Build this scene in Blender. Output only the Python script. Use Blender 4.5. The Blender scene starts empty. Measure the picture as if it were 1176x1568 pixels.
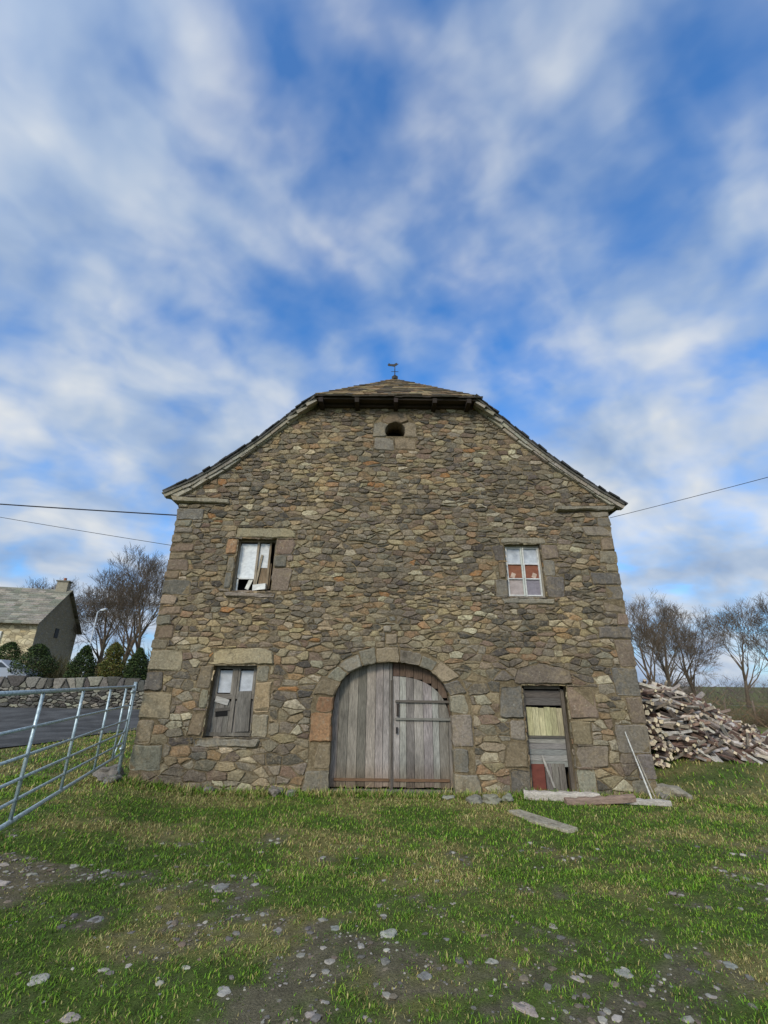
import bpy, bmesh, math, random
import numpy as np
from mathutils import Vector, Matrix, Euler, noise, kdtree
random.seed(7); np.random.seed(7)
R=random.random
def U(a,b): return a+(b-a)*R()
def s2l(c):
    return tuple(((v/255)/12.92 if v/255<=.04045 else ((v/255+.055)/1.055)**2.4) for v in c)
def ss(a,b,x):
    t=(x-a)/(b-a); t=0 if t<0 else 1 if t>1 else t
    return t*t*(3-2*t)
def fbm(x,y,z=0,o=4):
    return noise.fractal(Vector((x,y,z)),1.0,2.0,o)
scene=bpy.context.scene
scene.view_settings.view_transform='Standard'; scene.view_settings.look='None'; scene.view_settings.exposure=0

# ---------------------------------------------------------------- materials
def newmat(name):
    m=bpy.data.materials.new(name); m.use_nodes=True
    nt=m.node_tree; b=nt.nodes['Principled BSDF']; b.inputs['Roughness'].default_value=.92
    b.inputs['Specular IOR Level'].default_value=.2
    return m,nt,b
def N(nt,t,**k):
    n=nt.nodes.new(t)
    for a,v in k.items(): setattr(n,a,v)
    return n
def noise_node(nt,scale,detail=6,rough=.6,stretch=None,dist=0):
    tc=N(nt,'ShaderNodeTexCoord'); mp=N(nt,'ShaderNodeMapping')
    nt.links.new(tc.outputs['Object'],mp.inputs[0])
    if stretch: mp.inputs['Scale'].default_value=stretch
    n=N(nt,'ShaderNodeTexNoise'); n.inputs['Scale'].default_value=scale; n.inputs['Detail'].default_value=detail
    n.inputs['Roughness'].default_value=rough; n.inputs['Distortion'].default_value=dist
    nt.links.new(mp.outputs[0],n.inputs['Vector']); return n
def ramp(nt,src,stops):
    r=N(nt,'ShaderNodeValToRGB'); e=r.color_ramp.elements
    while len(e)>1: e.remove(e[-1])
    e[0].position=stops[0][0]; e[0].color=(*stops[0][1],1)
    for p,c in stops[1:]:
        x=e.new(p); x.color=(*c,1)
    nt.links.new(src,r.inputs[0]); return r
def mixc(nt,mode,fac,a,b):
    m=N(nt,'ShaderNodeMix',data_type='RGBA',blend_type=mode)
    for i,v in ((0,fac),(6,a),(7,b)):
        if hasattr(v,'links'): nt.links.new(v,m.inputs[i])
        else: m.inputs[i].default_value= v if i==0 else (*v,1)
    return m.outputs[2]
def bump(nt,b,h,strength,dist):
    bp=N(nt,'ShaderNodeBump'); bp.inputs['Strength'].default_value=strength; bp.inputs['Distance'].default_value=dist
    nt.links.new(h,bp.inputs['Height']); nt.links.new(bp.outputs[0],b.inputs['Normal'])
g3=lambda v:(v,v,v)
def attr_mat(name,fine=30,lo=.6,hi=1.35,bs=.6,bd=.01,stretch=None,rough=.92,lichen=0,stain=False):
    m,nt,b=newmat(name); b.inputs['Roughness'].default_value=rough
    at=N(nt,'ShaderNodeAttribute',attribute_name='Col')
    n=noise_node(nt,fine,8,.68,stretch)
    r=ramp(nt,n.outputs[0],[(.3,g3(lo)),(.7,g3(hi))])
    c=mixc(nt,'MULTIPLY',1.0,at.outputs['Color'],r.outputs[0])
    if stain:
        n5=noise_node(nt,2.3,8,.7,(1,1,.35)); r5=ramp(nt,n5.outputs[0],[(.35,g3(.65)),(.65,g3(1.25))])
        c=mixc(nt,'MULTIPLY',1.0,c,r5.outputs[0])
    if lichen:
        n2=noise_node(nt,7,12,.78,None,.6)
        r2=ramp(nt,n2.outputs[0],[(.50,g3(0)),(.63,g3(.72*lichen))])
        c=mixc(nt,'MIX',r2.outputs[0],c,s2l((140,124,97)))
        n3=noise_node(nt,5,10,.75)
        r3=ramp(nt,n3.outputs[0],[(.34,g3(.7*lichen)),(.47,g3(0))])
        c=mixc(nt,'MIX',r3.outputs[0],c,s2l((80,71,58)))
        n6=noise_node(nt,15,8,.75); r6=ramp(nt,n6.outputs[0],[(.59,g3(0)),(.68,g3(.6))])
        c=mixc(nt,'MIX',r6.outputs[0],c,s2l((176,168,148)))
        n4=noise_node(nt,1.7,12,.8,None,.3)
        r4=ramp(nt,n4.outputs[0],[(.66,g3(0)),(.71,g3(.6))])
        c=mixc(nt,'MIX',r4.outputs[0],c,s2l((164,112,52)))
        # broad weather staining over the whole wall
        n7=noise_node(nt,.55,6,.62,(1,1,.7),.5); r7=ramp(nt,n7.outputs[0],[(.34,(.80,.80,.82)),(.5,(1,1,1)),(.66,(1.16,1.10,.98))])
        c=mixc(nt,'MULTIPLY',1.0,c,r7.outputs[0])
    nt.links.new(c,b.inputs['Base Color'])
    bump(nt,b,n.outputs[0],bs,bd)
    return m
M_stone=attr_mat('rubble_stone',24,.55,1.42,1,.026,lichen=1)
M_dress=attr_mat('dressed_stone',22,.6,1.32,1,.02,lichen=.9)
M_dry=attr_mat('dry_stone',12,.5,1.4,.8,.03)
M_woodV=attr_mat('weathered_wood_vertical',9,.36,1.5,.8,.008,(14,14,.7),stain=True)
M_woodH=attr_mat('weathered_wood_horizontal',9,.45,1.45,.7,.006,(.7,14,14))
M_log=attr_mat('split_wood',14,.55,1.35,.6,.01)
M_paint=attr_mat('old_panel',7,.7,1.15,.3,.004,(1,1,1.5),.6)
M_grass=attr_mat('grass_blade',3,.85,1.15,.0,.01,None,.85)
M_bark=attr_mat('bark',6,.7,1.2,.3,.02)
M_leaf=attr_mat('evergreen_leaf',3,.7,1.25,.0,.01,None,.7)
M_slate=attr_mat('stone_slate',10,.55,1.4,.6,.01)
M_rock=attr_mat('loose_rock',22,.65,1.3,.7,.01)
M_mort,nt,b=newmat('lime_mortar')
n=noise_node(nt,16,12,.8); r=ramp(nt,n.outputs[0],[(.3,s2l((78,67,51))),(.5,s2l((122,106,80))),(.72,s2l((162,146,116)))])
n2=noise_node(nt,1.2,4,.6); r2=ramp(nt,n2.outputs[0],[(.35,g3(.7)),(.65,g3(1.15))])
nt.links.new(mixc(nt,'MULTIPLY',1.0,r.outputs[0],r2.outputs[0]),b.inputs['Base Color']); bump(nt,b,n.outputs[0],1,.04)
def rubble_mat(name,cols,scale):
    m,nt,b=newmat(name)
    tc=N(nt,'ShaderNodeTexCoord'); mp=N(nt,'ShaderNodeMapping'); mp.inputs['Scale'].default_value=(1,1,1.7)
    nt.links.new(tc.outputs['Object'],mp.inputs[0])
    nz=N(nt,'ShaderNodeTexNoise'); nz.inputs['Scale'].default_value=3; nt.links.new(mp.outputs[0],nz.inputs[0])
    ad=N(nt,'ShaderNodeMix',data_type='RGBA',blend_type='LINEAR_LIGHT'); ad.inputs[0].default_value=.12
    nt.links.new(mp.outputs[0],ad.inputs[6]); nt.links.new(nz.outputs[1],ad.inputs[7])
    v=N(nt,'ShaderNodeTexVoronoi'); v.inputs['Scale'].default_value=scale; nt.links.new(ad.outputs[2],v.inputs['Vector'])
    e=N(nt,'ShaderNodeTexVoronoi',feature='DISTANCE_TO_EDGE'); e.inputs['Scale'].default_value=scale; nt.links.new(ad.outputs[2],e.inputs['Vector'])
    r=ramp(nt,v.outputs['Color'],[(i/(len(cols)-1),c) for i,c in enumerate(cols)])
    re=ramp(nt,e.outputs[0],[(.02,g3(1)),(.08,g3(0))])
    c=mixc(nt,'MIX',re.outputs[0],r.outputs[0],s2l((140,126,98)))
    nt.links.new(c,b.inputs['Base Color']); bump(nt,b,e.outputs[0],.8,.05); return m
M_rub=rubble_mat('rubble_wall',[s2l((130,122,108)),s2l((155,144,122)),s2l((142,136,124)),s2l((170,158,134))],3.2)
M_rub_sunlit=rubble_mat('house_rubble_sunlit',[s2l((190,168,125)),s2l((215,198,158)),s2l((165,148,115)),s2l((222,208,172))],2.6)  # paler, warmer rubble: sunlight painted into the house front colour
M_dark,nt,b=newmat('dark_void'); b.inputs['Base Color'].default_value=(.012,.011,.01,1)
M_galv,nt,b=newmat('galvanised_steel'); b.inputs['Metallic'].default_value=.5; b.inputs['Roughness'].default_value=.45
n=noise_node(nt,25,6,.6); r=ramp(nt,n.outputs[0],[(.3,s2l((135,148,150))),(.7,s2l((196,208,208)))]); nt.links.new(r.outputs[0],b.inputs['Base Color'])
M_glass,nt,b=newmat('dirty_glass_reflection'); b.inputs['Roughness'].default_value=.25; b.inputs['Specular IOR Level'].default_value=.6
n=noise_node(nt,5,6,.6); r=ramp(nt,n.outputs[0],[(.3,s2l((130,132,135))),(.7,s2l((196,197,196)))]); nt.links.new(r.outputs[0],b.inputs['Base Color'])  # pale grey: grime plus a cloudy sky reflection painted in
M_cable,nt,b=newmat('cable_rubber'); b.inputs['Base Color'].default_value=(.03,.03,.035,1)
M_iron,nt,b=newmat('wrought_iron'); b.inputs['Base Color'].default_value=(.06,.055,.05,1)
M_asph,nt,b=newmat('asphalt'); b.inputs['Specular IOR Level'].default_value=.05
n=noise_node(nt,40,6,.7); n2=noise_node(nt,.8,5,.6); r=ramp(nt,n.outputs[0],[(.3,s2l((66,65,64))),(.7,s2l((98,96,92)))]); r2=ramp(nt,n2.outputs[0],[(.4,g3(.72)),(.6,g3(1.2))])
nt.links.new(mixc(nt,'MULTIPLY',1.0,r.outputs[0],r2.outputs[0]),b.inputs['Base Color'])
M_ground,nt,b=newmat('ground_turf'); b.inputs['Specular IOR Level'].default_value=.08
at=N(nt,'ShaderNodeAttribute',attribute_name='Col')
n=noise_node(nt,9,12,.75); r=ramp(nt,n.outputs[0],[(.3,g3(.55)),(.7,g3(1.4))])
n2=noise_node(nt,60,4,.7); r2=ramp(nt,n2.outputs[0],[(.3,g3(.6)),(.7,g3(1.4))])
c=mixc(nt,'MULTIPLY',1.0,at.outputs['Color'],r.outputs[0]); c=mixc(nt,'MULTIPLY',1.0,c,r2.outputs[0])
nt.links.new(c,b.inputs['Base Color']); bump(nt,b,n2.outputs[0],.8,.02)

# ---------------------------------------------------------------- mesh builder
class MB:
    def __init__(s): s.v=[];s.f=[];s.c=[];s.m=[]
    def add(s,vs,fs,col,mi=0):
        o=len(s.v); s.v+=[tuple(p) for p in vs]; s.c+=[col]*len(vs)
        s.f+=[tuple(i+o for i in f) for f in fs]; s.m+=[mi]*len(fs)
    def box(s,c,size,col,mi=0,rot=None,jit=0):
        hx,hy,hz=size[0]/2,size[1]/2,size[2]/2
        vs=[Vector((x*hx,y*hy,z*hz)) for x in(-1,1) for y in(-1,1) for z in(-1,1)]
        if jit: vs=[v+Vector((U(-jit,jit),U(-jit,jit),U(-jit,jit))) for v in vs]
        if rot:
            if not isinstance(rot,Matrix): rot=Euler(rot).to_matrix()
            vs=[rot@v for v in vs]
        vs=[v+Vector(c) for v in vs]
        s.add(vs,[(0,1,3,2),(4,6,7,5),(0,4,5,1),(2,3,7,6),(0,2,6,4),(1,5,7,3)],col,mi)
    def tube(s,a,b_,r1,r2,col,mi=0,n=8,cap=True):
        a=Vector(a);b_=Vector(b_);d=(b_-a)
        if d.length<1e-6: return
        d.normalize(); u=d.orthogonal().normalized(); w=d.cross(u)
        vs=[]
        for p,r in((a,r1),(b_,r2)):
            for i in range(n):
                t=2*math.pi*i/n; vs.append(p+(u*math.cos(t)+w*math.sin(t))*r)
        fs=[(i,(i+1)%n,n+(i+1)%n,n+i) for i in range(n)]
        if cap: fs+=[tuple(range(n-1,-1,-1)),tuple(range(n,2*n))]
        s.add(vs,fs,col,mi)
    def build(s,name,mats,parent=None,smooth=False):
        me=bpy.data.meshes.new(name); me.from_pydata(s.v,[],s.f)
        for m in mats: me.materials.append(m)
        me.polygons.foreach_set('material_index',s.m)
        if smooth: me.polygons.foreach_set('use_smooth',[True]*len(s.f))
        ca=me.color_attributes.new('Col','FLOAT_COLOR','POINT')
        arr=np.ones((len(s.v),4),dtype=np.float32); arr[:,:3]=np.array(s.c,dtype=np.float32).reshape(-1,3)
        ca.data.foreach_set('color',arr.ravel()); me.update()
        ob=bpy.data.objects.new(name,me); scene.collection.objects.link(ob)
        if parent: ob.parent=parent
        return ob
def empty(name,loc=(0,0,0)):
    e=bpy.data.objects.new(name,None); scene.collection.objects.link(e); return e
def vary(c,a=.15):
    k=1+U(-a,a); return tuple(max(0,v*k*(1+U(-.04,.04))) for v in c)
def mul(c,k): return tuple(v*k for v in c)

# ---------------------------------------------------------------- 2D polygon utils
def area(p): return .5*sum(p[i][0]*p[(i+1)%len(p)][1]-p[(i+1)%len(p)][0]*p[i][1] for i in range(len(p)))
def clip(p,a,n):
    out=[];L=len(p)
    for i in range(L):
        q=p[i];r=p[(i+1)%L]
        dq=(q[0]-a[0])*n[0]+(q[1]-a[1])*n[1]; dr=(r[0]-a[0])*n[0]+(r[1]-a[1])*n[1]
        if dq<=0: out.append(q)
        if (dq<0<dr) or (dr<0<dq):
            t=dq/(dq-dr); out.append((q[0]+t*(r[0]-q[0]),q[1]+t*(r[1]-q[1])))
    return out
def inset(p,d):
    L=len(p);out=[]
    for i in range(L):
        a=p[i-1];b=p[i];c=p[(i+1)%L]
        e1=(b[0]-a[0],b[1]-a[1]);e2=(c[0]-b[0],c[1]-b[1])
        l1=math.hypot(*e1) or 1e-9;l2=math.hypot(*e2) or 1e-9
        n1=(-e1[1]/l1,e1[0]/l1);n2=(-e2[1]/l2,e2[0]/l2)
        m=(n1[0]+n2[0],n1[1]+n2[1]);l=math.hypot(*m) or 1e-9
        m=(m[0]/l,m[1]/l);k=d/max(.55,m[0]*n1[0]+m[1]*n1[1])
        out.append((b[0]+m[0]*k,b[1]+m[1]*k))
    return out
def chaikin(p,k=.22):
    o=[]
    for i in range(len(p)):
        a=p[i];b=p[(i+1)%len(p)]
        o+= [(a[0]+(b[0]-a[0])*k,a[1]+(b[1]-a[1])*k),(b[0]+(a[0]-b[0])*k,b[1]+(a[1]-b[1])*k)]
    return o
def rough(p,step=.11,j=.013):
    o=[]
    for i in range(len(p)):
        a=p[i];b=p[(i+1)%len(p)];L=math.hypot(b[0]-a[0],b[1]-a[1]);n=max(1,int(L/step))
        cut=U(.02,.045) if L>.14 else 0
        for k in range(n):
            t=(k/n) if k else cut/L
            o.append((a[0]+(b[0]-a[0])*t+U(-j,j),a[1]+(b[1]-a[1])*t+U(-j,j)))
        if cut: o.append((b[0]+(a[0]-b[0])*cut/L+U(-j,j)*.6,b[1]+(a[1]-b[1])*cut/L+U(-j,j)*.6))
    return o
def inter_area(p,q):
    o=p
    for i in range(len(q)):
        a=q[i];b=q[(i+1)%len(q)]
        o=clip(o,a,(b[1]-a[1],-(b[0]-a[0])))
        if len(o)<3: return 0
    return abs(area(o))
def subtract(p,q):
    if max(x for x,_ in p)<min(x for x,_ in q) or min(x for x,_ in p)>max(x for x,_ in q) or max(z for _,z in p)<min(z for _,z in q) or min(z for _,z in p)>max(z for _,z in q): return p
    for _ in range(3):
        if inter_area(p,q)<1e-5: return p
        best=None;ba=0
        for i in range(len(q)):
            a=q[i];b=q[(i+1)%len(q)]
            c=clip(p,a,(-(b[1]-a[1]),(b[0]-a[0])))
            if len(c)>=3 and abs(area(c))>ba: ba=abs(area(c));best=c
        if best is None: return None
        p=best
    return p
def rubble(x0,x1,z0,z1,hf,wf,asp=.55,jz=.3,extra=.13):
    pts=[];z=z0
    while z<z1:
        h=hf(z); x=x0-U(0,.2)
        while x<x1:
            w=wf(z)
            if R()<.12: w*=1.5
            pts.append((x+w/2+U(-.04,.04), z+h/2+U(-jz,jz)*h+.05*math.sin(x*1.3+z*2)+.03*math.sin(x*3.1-z)))
            if R()<extra : pts.append((x+w/2+U(-.08,.08), z+h*U(.7,1.1)+U(0,.03)))
            x+=w
        z+=h
    kd=kdtree.KDTree(len(pts))
    for i,p in enumerate(pts): kd.insert((p[0]*asp,p[1],0),i)
    kd.balance(); out=[]
    for i,p in enumerate(pts):
        poly=[(p[0]*asp-.5,p[1]-.5),(p[0]*asp+.5,p[1]-.5),(p[0]*asp+.5,p[1]+.5),(p[0]*asp-.5,p[1]+.5)]
        for co,j,d in kd.find_n((p[0]*asp,p[1],0),20):
            if j==i: continue
            nx,nz=co[0]-p[0]*asp,co[1]-p[1]
            poly=clip(poly,((co[0]+p[0]*asp)/2,(co[1]+p[1])/2),(nx,nz))
            if len(poly)<3: break
        if len(poly)>=3: out.append([(a/asp,b) for a,b in poly])
    return out
def stone(mb,poly,g,d,col,mapf,back=.02,bev=.014,jit=.006,mi=0,rnd=True,ck=.17):
    if poly is None or len(poly)<3: return
    A=area(poly)
    if A<0: poly=poly[::-1];A=-A
    if A<.0018: return
    q=[poly[0]]
    for p in poly[1:]:
        if math.hypot(p[0]-q[-1][0],p[1]-q[-1][1])>.02: q.append(p)
    if len(q)<3: return
    poly=q
    if rnd:
        o=[]
        for i in range(len(poly)):
            a=poly[i];b_=poly[(i+1)%len(poly)];o.append(a);L=math.hypot(b_[0]-a[0],b_[1]-a[1])
            if L>.09: o.append(((a[0]+b_[0])/2+U(-.012,.012),(a[1]+b_[1])/2+U(-.012,.012)))
        poly=chaikin(o,ck)
    sz=math.sqrt(A); g=min(g,sz*.15); bev=min(bev,sz*.16)
    p0=inset(poly,g); p0=[(x+U(-jit,jit),z+U(-jit,jit)) for x,z in p0]
    p1=inset(p0,.3*bev); p2=inset(p0,bev*1.3)
    L=len(p0); tx,tz=U(-.1,.1),U(-.12,.12)
    cx=sum(x for x,_ in p0)/L; cz=sum(z for _,z in p0)/L
    vs=[mapf(x,z,-back) for x,z in p0]+[mapf(x,z,d*.55+U(-.003,.003)) for x,z in p1]
    vs+=[mapf(x,z,d+(x-cx)*tx+(z-cz)*tz+U(-jit,jit)*.9) for x,z in p2]
    fs=[]
    for k in range(2):
        fs+=[(k*L+i,k*L+(i+1)%L,(k+1)*L+(i+1)%L,(k+1)*L+i) for i in range(L)]
    if rnd:
        ox,oz=(U(-.15,.15)*sz,U(-.12,.12)*sz)
        vs.append(mapf(cx+ox,cz+oz,d*1.0+U(-.002,.014)))
        fs+=[(2*L+i,2*L+(i+1)%L,3*L) for i in range(L)]
    else: fs.append(tuple(range(2*L,3*L)))
    mb.add(vs,fs,col,mi)

# ================================================================= BARN
barn=empty('stone_barn')
Y0=10.4
fm=lambda x,z,d:(x,Y0-d,z)
XL,XR=-5.14,5.6
roofL=[(-5.58,6.35),(-4.95,6.68),(-4.37,7.08),(-3.8,7.53),(-3.28,7.98),(-2.65,8.6),(-1.93,9.30)]
roofR=[(2.52,9.30),(3.18,8.60),(3.65,8.13),(4.13,7.67),(4.6,7.26),(5.05,6.89),(5.5,6.54),(6.04,6.18)]
inL=[(-5.14,6.2),(-4.6,6.55),(-4.09,6.92),(-3.1,7.83),(-2.45,8.44),(-1.85,8.98)]
inR=[(2.38,8.98),(3.31,8.05),(4.25,7.22),(5.01,6.62),(5.6,6.12)]
top=inL+inR
def topz(x):
    for a,b in zip(top,top[1:]):
        if a[0]<=x<=b[0]: return a[1]+(b[1]-a[1])*(x-a[0])/(b[0]-a[0])
    return 6
cx,aw,ah,zs=.22,1.26,1.01,1.30
def sup(t,a,b,n):
    c=math.cos(t);s_=math.sin(t)
    return (cx+a*math.copysign(abs(c)**(2/n),c), zs+b*abs(s_)**(2/n))
arch_in=[sup(math.pi*i/26,aw,ah,2.4) for i in range(27)]
arch_poly=[(cx-aw,-.5),(cx+aw,-.5)]+arch_in
arch_out=[(cx-1.70,-.5),(cx+1.70,-.5)]+[sup(math.pi*i/14,1.72,1.35,2.0) for i in range(15)]
O_UL=[(-3.54,3.84),(-2.64,3.84),(-2.61,5.12),(-3.50,5.12)]
O_UR=[(2.93,3.78),(3.80,3.78),(3.77,5.06),(2.92,5.05)]
O_LL=[(-3.71,.80),(-2.74,.80),(-2.76,2.2),(-3.67,2.2)]
O_RD=[(3.06,-.5),(3.95,-.5),(3.97,1.87),(3.05,1.87)]
occ=(.27,8.17); orad=.26
O_OC=[(occ[0]+orad*math.cos(t*math.pi/10),max(occ[1]-.14,occ[1]+orad*math.sin(t*math.pi/10))) for t in range(20)]
def curve_wall(name,outline,holes,y,th,mat):
    cu=bpy.data.curves.new(name,'CURVE'); cu.dimensions='2D'; cu.fill_mode='BOTH'; cu.extrude=th/2
    for pl in [outline]+holes:
        sp=cu.splines.new('POLY'); sp.points.add(len(pl)-1); sp.use_cyclic_u=True
        for i,(x,z) in enumerate(pl): sp.points[i].co=(x,z,0,1)
    o=bpy.data.objects.new(name,cu); scene.collection.objects.link(o)
    bpy.context.view_layer.update()
    me=bpy.data.meshes.new_from_object(o); bpy.data.objects.remove(o)
    me.transform(Matrix.Translation((0,y+th/2,0))@Matrix.Rotation(math.pi/2,4,'X'))
    me.materials.clear(); me.materials.append(mat)
    ob=bpy.data.objects.new(name,me); scene.collection.objects.link(ob); ob.parent=barn; return ob
outline=[(XL+.03,-.6),(XR-.03,-.6)]+[(min(max(x,XL+.03),XR-.03),z) for x,z in reversed(top)]
holes=[inset(h,-.02) for h in (arch_poly,O_UL,O_UR,O_LL,O_RD,O_OC)]
holes=[[(x,max(z,-.55)) for x,z in h] for h in holes]
curve_wall('gable_wall',outline,holes,Y0,.6,M_mort)
curve_wall('rear_wall',outline,[],25,.6,M_rub)
mb=MB()
for x in (XL+.33,XR-.33): mb.box((x,18,2.75),(.58,14.5,6.7),(.3,.3,.3),0)
mb.build('side_walls',[M_rub],barn)
dress=[]
C_gr=s2l((132,123,106)); C_dk=s2l((107,100,90)); C_or=s2l((148,114,82)); C_tan=s2l((142,127,102)); C_pu=s2l((119,104,88)); C_or2=s2l((132,114,91))
def rect(a,b,c,d): return [(a,b),(c,b),(c,d),(a,d)]
def D(poly,col,d=.025): dress.append((poly,col,d))
D([(-3.60,5.14),(-2.14,5.14),(-2.1,5.22),(-2.3,5.40),(-3.56,5.40)],C_tan); D(rect(-3.72,3.9,-3.56,4.3),C_dk); D(rect(-3.7,4.3,-3.54,4.66),C_gr); D(rect(-3.78,4.72,-3.53,5.12),C_or)
D([(-2.62,3.84),(-2.2,3.86),(-2.13,4.4),(-2.61,4.4)],C_pu); D(rect(-2.61,4.41,-2.3,4.72),C_dk); D([(-2.6,4.73),(-2.2,4.73),(-2.1,5.0),(-2.14,5.12),(-2.6,5.12)],C_pu); D([(-3.66,3.7),(-2.5,3.7),(-2.46,3.82),(-3.7,3.82)],C_gr,.04)
D([(2.82,5.08),(3.95,5.08),(3.9,5.24),(2.86,5.22)],C_gr); D([(3.82,3.78),(4.22,3.8),(4.26,4.28),(3.81,4.28)],C_dk); D(rect(3.8,4.29,4.08,4.68),C_gr); D([(3.8,4.69),(4.22,4.69),(4.18,5.06),(3.79,5.06)],C_pu)
D(rect(2.62,3.78,2.91,4.2),C_gr); D(rect(2.74,4.21,2.9,4.62),C_or2); D([(2.66,4.64),(2.9,4.64),(2.9,5.05),(2.6,5.02)],C_dk); D([(2.78,3.63),(3.95,3.62),(3.98,3.76),(2.74,3.76)],C_gr,.04)
D([(-3.84,2.23),(-2.36,2.23),(-2.4,2.5),(-2.62,2.6),(-3.7,2.56)],C_tan); D([(-4.06,.8),(-3.74,.8),(-3.72,1.3),(-3.98,1.32)],C_or2); D(rect(-3.9,1.33,-3.72,1.72),C_gr); D([(-4.02,1.75),(-3.7,1.74),(-3.69,2.21),(-3.96,2.2)],C_pu)
D(rect(-2.72,.8,-2.38,1.25),C_gr); D([(-2.73,1.26),(-2.4,1.28),(-2.36,1.9),(-2.74,1.88)],C_tan); D(rect(-2.74,1.89,-2.46,2.21),C_dk); D([(-3.88,.62),(-2.55,.6),(-2.5,.78),(-3.9,.78)],C_gr,.04)
D([(2.86,1.9),(4.14,1.9),(4.1,2.2),(3.5,2.34),(2.98,2.22)],C_pu,.04)
D(rect(2.62,-.4,3.03,.28),C_dk); D([(2.52,.29),(3.03,.29),(3.02,.8),(2.6,.78)],C_or2); D(rect(2.7,.81,3.02,1.2),C_gr); D([(2.5,1.22),(3.02,1.21),(3.02,1.87),(2.56,1.84)],C_dk)
D(rect(3.98,-.4,4.36,.3),C_gr); D([(3.98,.31),(4.66,.33),(4.72,.72),(3.98,.73)],C_pu); D([(3.99,.74),(4.4,.74),(4.42,1.2),(3.99,1.2)],C_or2); D([(4.0,1.21),(4.62,1.23),(4.56,1.84),(4.0,1.87)],C_pu)
def arcp(a0,a1,n=6): return [(occ[0]+(orad+.002)*math.cos(math.radians(a0+(a1-a0)*i/n)),max(occ[1]-.138,occ[1]+(orad+.002)*math.sin(math.radians(a0+(a1-a0)*i/n)))) for i in range(n+1)]
NR=len(dress)
D([(-.10,8.46),(-.06,8.72),(.22,8.80),(.55,8.74),(.64,8.46)]+arcp(50,130,6),C_or2,.02)
D([(-.11,8.45),(-.30,8.40),(-.33,7.98),(.0,7.97)]+arcp(219,131,6),C_gr,.02)
D([(.54,7.97),(.86,7.98),(.82,8.4),(.64,8.45)]+arcp(49,-39,6),C_tan,.02)
NR2=len(dress)
D([(-.3,7.58),(.24,7.56),(.24,7.96),(-.28,7.96)],C_gr,.02); D([(.26,7.6),(.8,7.58),(.82,7.96),(.26,7.96)],C_or2,.02)
vc=[C_gr,C_dk,C_tan,C_gr,C_gr,C_tan,C_gr,C_gr,C_gr,C_or2,C_or]
nv=11; cuts=[0]
for i in range(nv): cuts.append(cuts[-1]+U(.7,1.3))
cuts=[c_/cuts[-1] for c_ in cuts]
for i in range(nv):
    t0=math.pi*cuts[i];t1=math.pi*cuts[i+1];tm=(t0+t1)/2; dd=U(-.08,.08)
    def o(t): return sup(t,1.70+dd,1.33+dd*.6,2.0)
    D([sup(t0,aw,ah,2.4),o(t0),o(tm),o(t1),sup(t1,aw,ah,2.4),sup(tm,aw,ah,2.4)],vc[i],.03)
D(rect(cx-1.72,.72,cx-aw-.005,1.29),C_or,.03); D([(cx-1.6,.24),(cx-aw-.005,.24),(cx-aw-.005,.71),(cx-1.55,.71)],C_or2,.03); D([(cx-1.86,-.4),(cx-aw-.005,-.4),(cx-aw-.005,.23),(cx-1.75,.2)],C_gr,.05)
D(rect(cx+aw+.005,.66,cx+1.7,1.29),C_gr,.03); D(rect(cx+aw+.005,.2,cx+1.58,.65),C_dk,.03); D([(cx+aw+.005,-.4),(cx+1.9,-.4),(cx+1.76,.17),(cx+aw+.005,.19)],C_gr,.05)
D(rect(.06,2.70,.34,2.92),C_tan,.04); D(rect(.0,2.95,.2,3.12),C_gr,.03); D(rect(.12,3.2,.32,3.32),C_dk,.02)
qc=[C_gr,C_dk,C_tan,C_or2,C_gr,C_pu]
for side in (0,1):
    z=-.4;i=0
    while z<5.95:
        h=U(.16,.36) if z>2.3 else U(.34,.6); w=U(.26,.42) if i%2==side else U(.42,.78)
        if z+h>5.95: h=5.95-z
        k=U(-.06,.06)
        if side==0: D([(XL+U(-.01,.02),z),(XL+w,z),(XL+w+k,z+h-.01),(XL+U(-.01,.02),z+h-.01)],random.choice(qc),U(.01,.035))
        else: D([(XR-w,z),(XR+U(-.02,.01),z),(XR+U(-.02,.01),z+h-.01),(XR-w+k,z+h-.01)],random.choice(qc),U(.01,.035))
        z+=h;i+=1
D([(XL-.08,6.02),(-3.85,6.0),(-3.85,6.14),(XL-.2,6.2)],C_gr,.12)
D([(4.25,5.9),(XR+.06,5.96),(XR+.2,6.1),(4.25,6.05)],C_gr,.12)
solids=[]
for k,(p,c,d) in enumerate(dress):
    if NR<=k<NR2: continue
    solids.append(p if area(p)>0 else p[::-1])
solids+= [[(-.31,7.97),(.85,7.97),(.80,8.42),(.6,8.7),(.22,8.79),(-.06,8.7),(-.3,8.4)],arch_out,O_UL,O_UR,O_LL,O_RD]
mb=MB()
for k,(p,c,d) in enumerate(dress):
    p=p if area(p)>0 else p[::-1]
    if not(NR<=k<NR2): p=rough(p)
    stone(mb,p,.005,d+U(-.01,.01),vary(c,.2),fm,back=.32,bev=.024,jit=.006,rnd=False)
def rake(inn,out):
    def pt(P,t):
        x=P[0][0]+(P[-1][0]-P[0][0])*t
        Q=sorted(P)
        for a,b in zip(Q,Q[1:]):
            if a[0]<=x<=b[0]+1e-6: return (x,a[1]+(b[1]-a[1])*(x-a[0])/(b[0]-a[0]))
        return P[-1]
    n=9
    for i in range(n):
        t0,t1=i/n,(i+1)/n
        a,b=pt(inn,t0),pt(inn,t1); c,d=pt(out,t1),pt(out,t0)
        q=[(a[0],a[1]-.05),(b[0],b[1]-.05),(c[0],c[1]-.09),(d[0],d[1]-.09)]
        if area(q)<0:q=q[::-1]
        stone(mb,q,.004,.10+U(-.01,.01),vary(s2l((158,150,132)),.12),fm,back=.3,bev=.012,jit=.003,rnd=False)
rake(inL,roofL); rake(inR,roofR)
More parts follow.
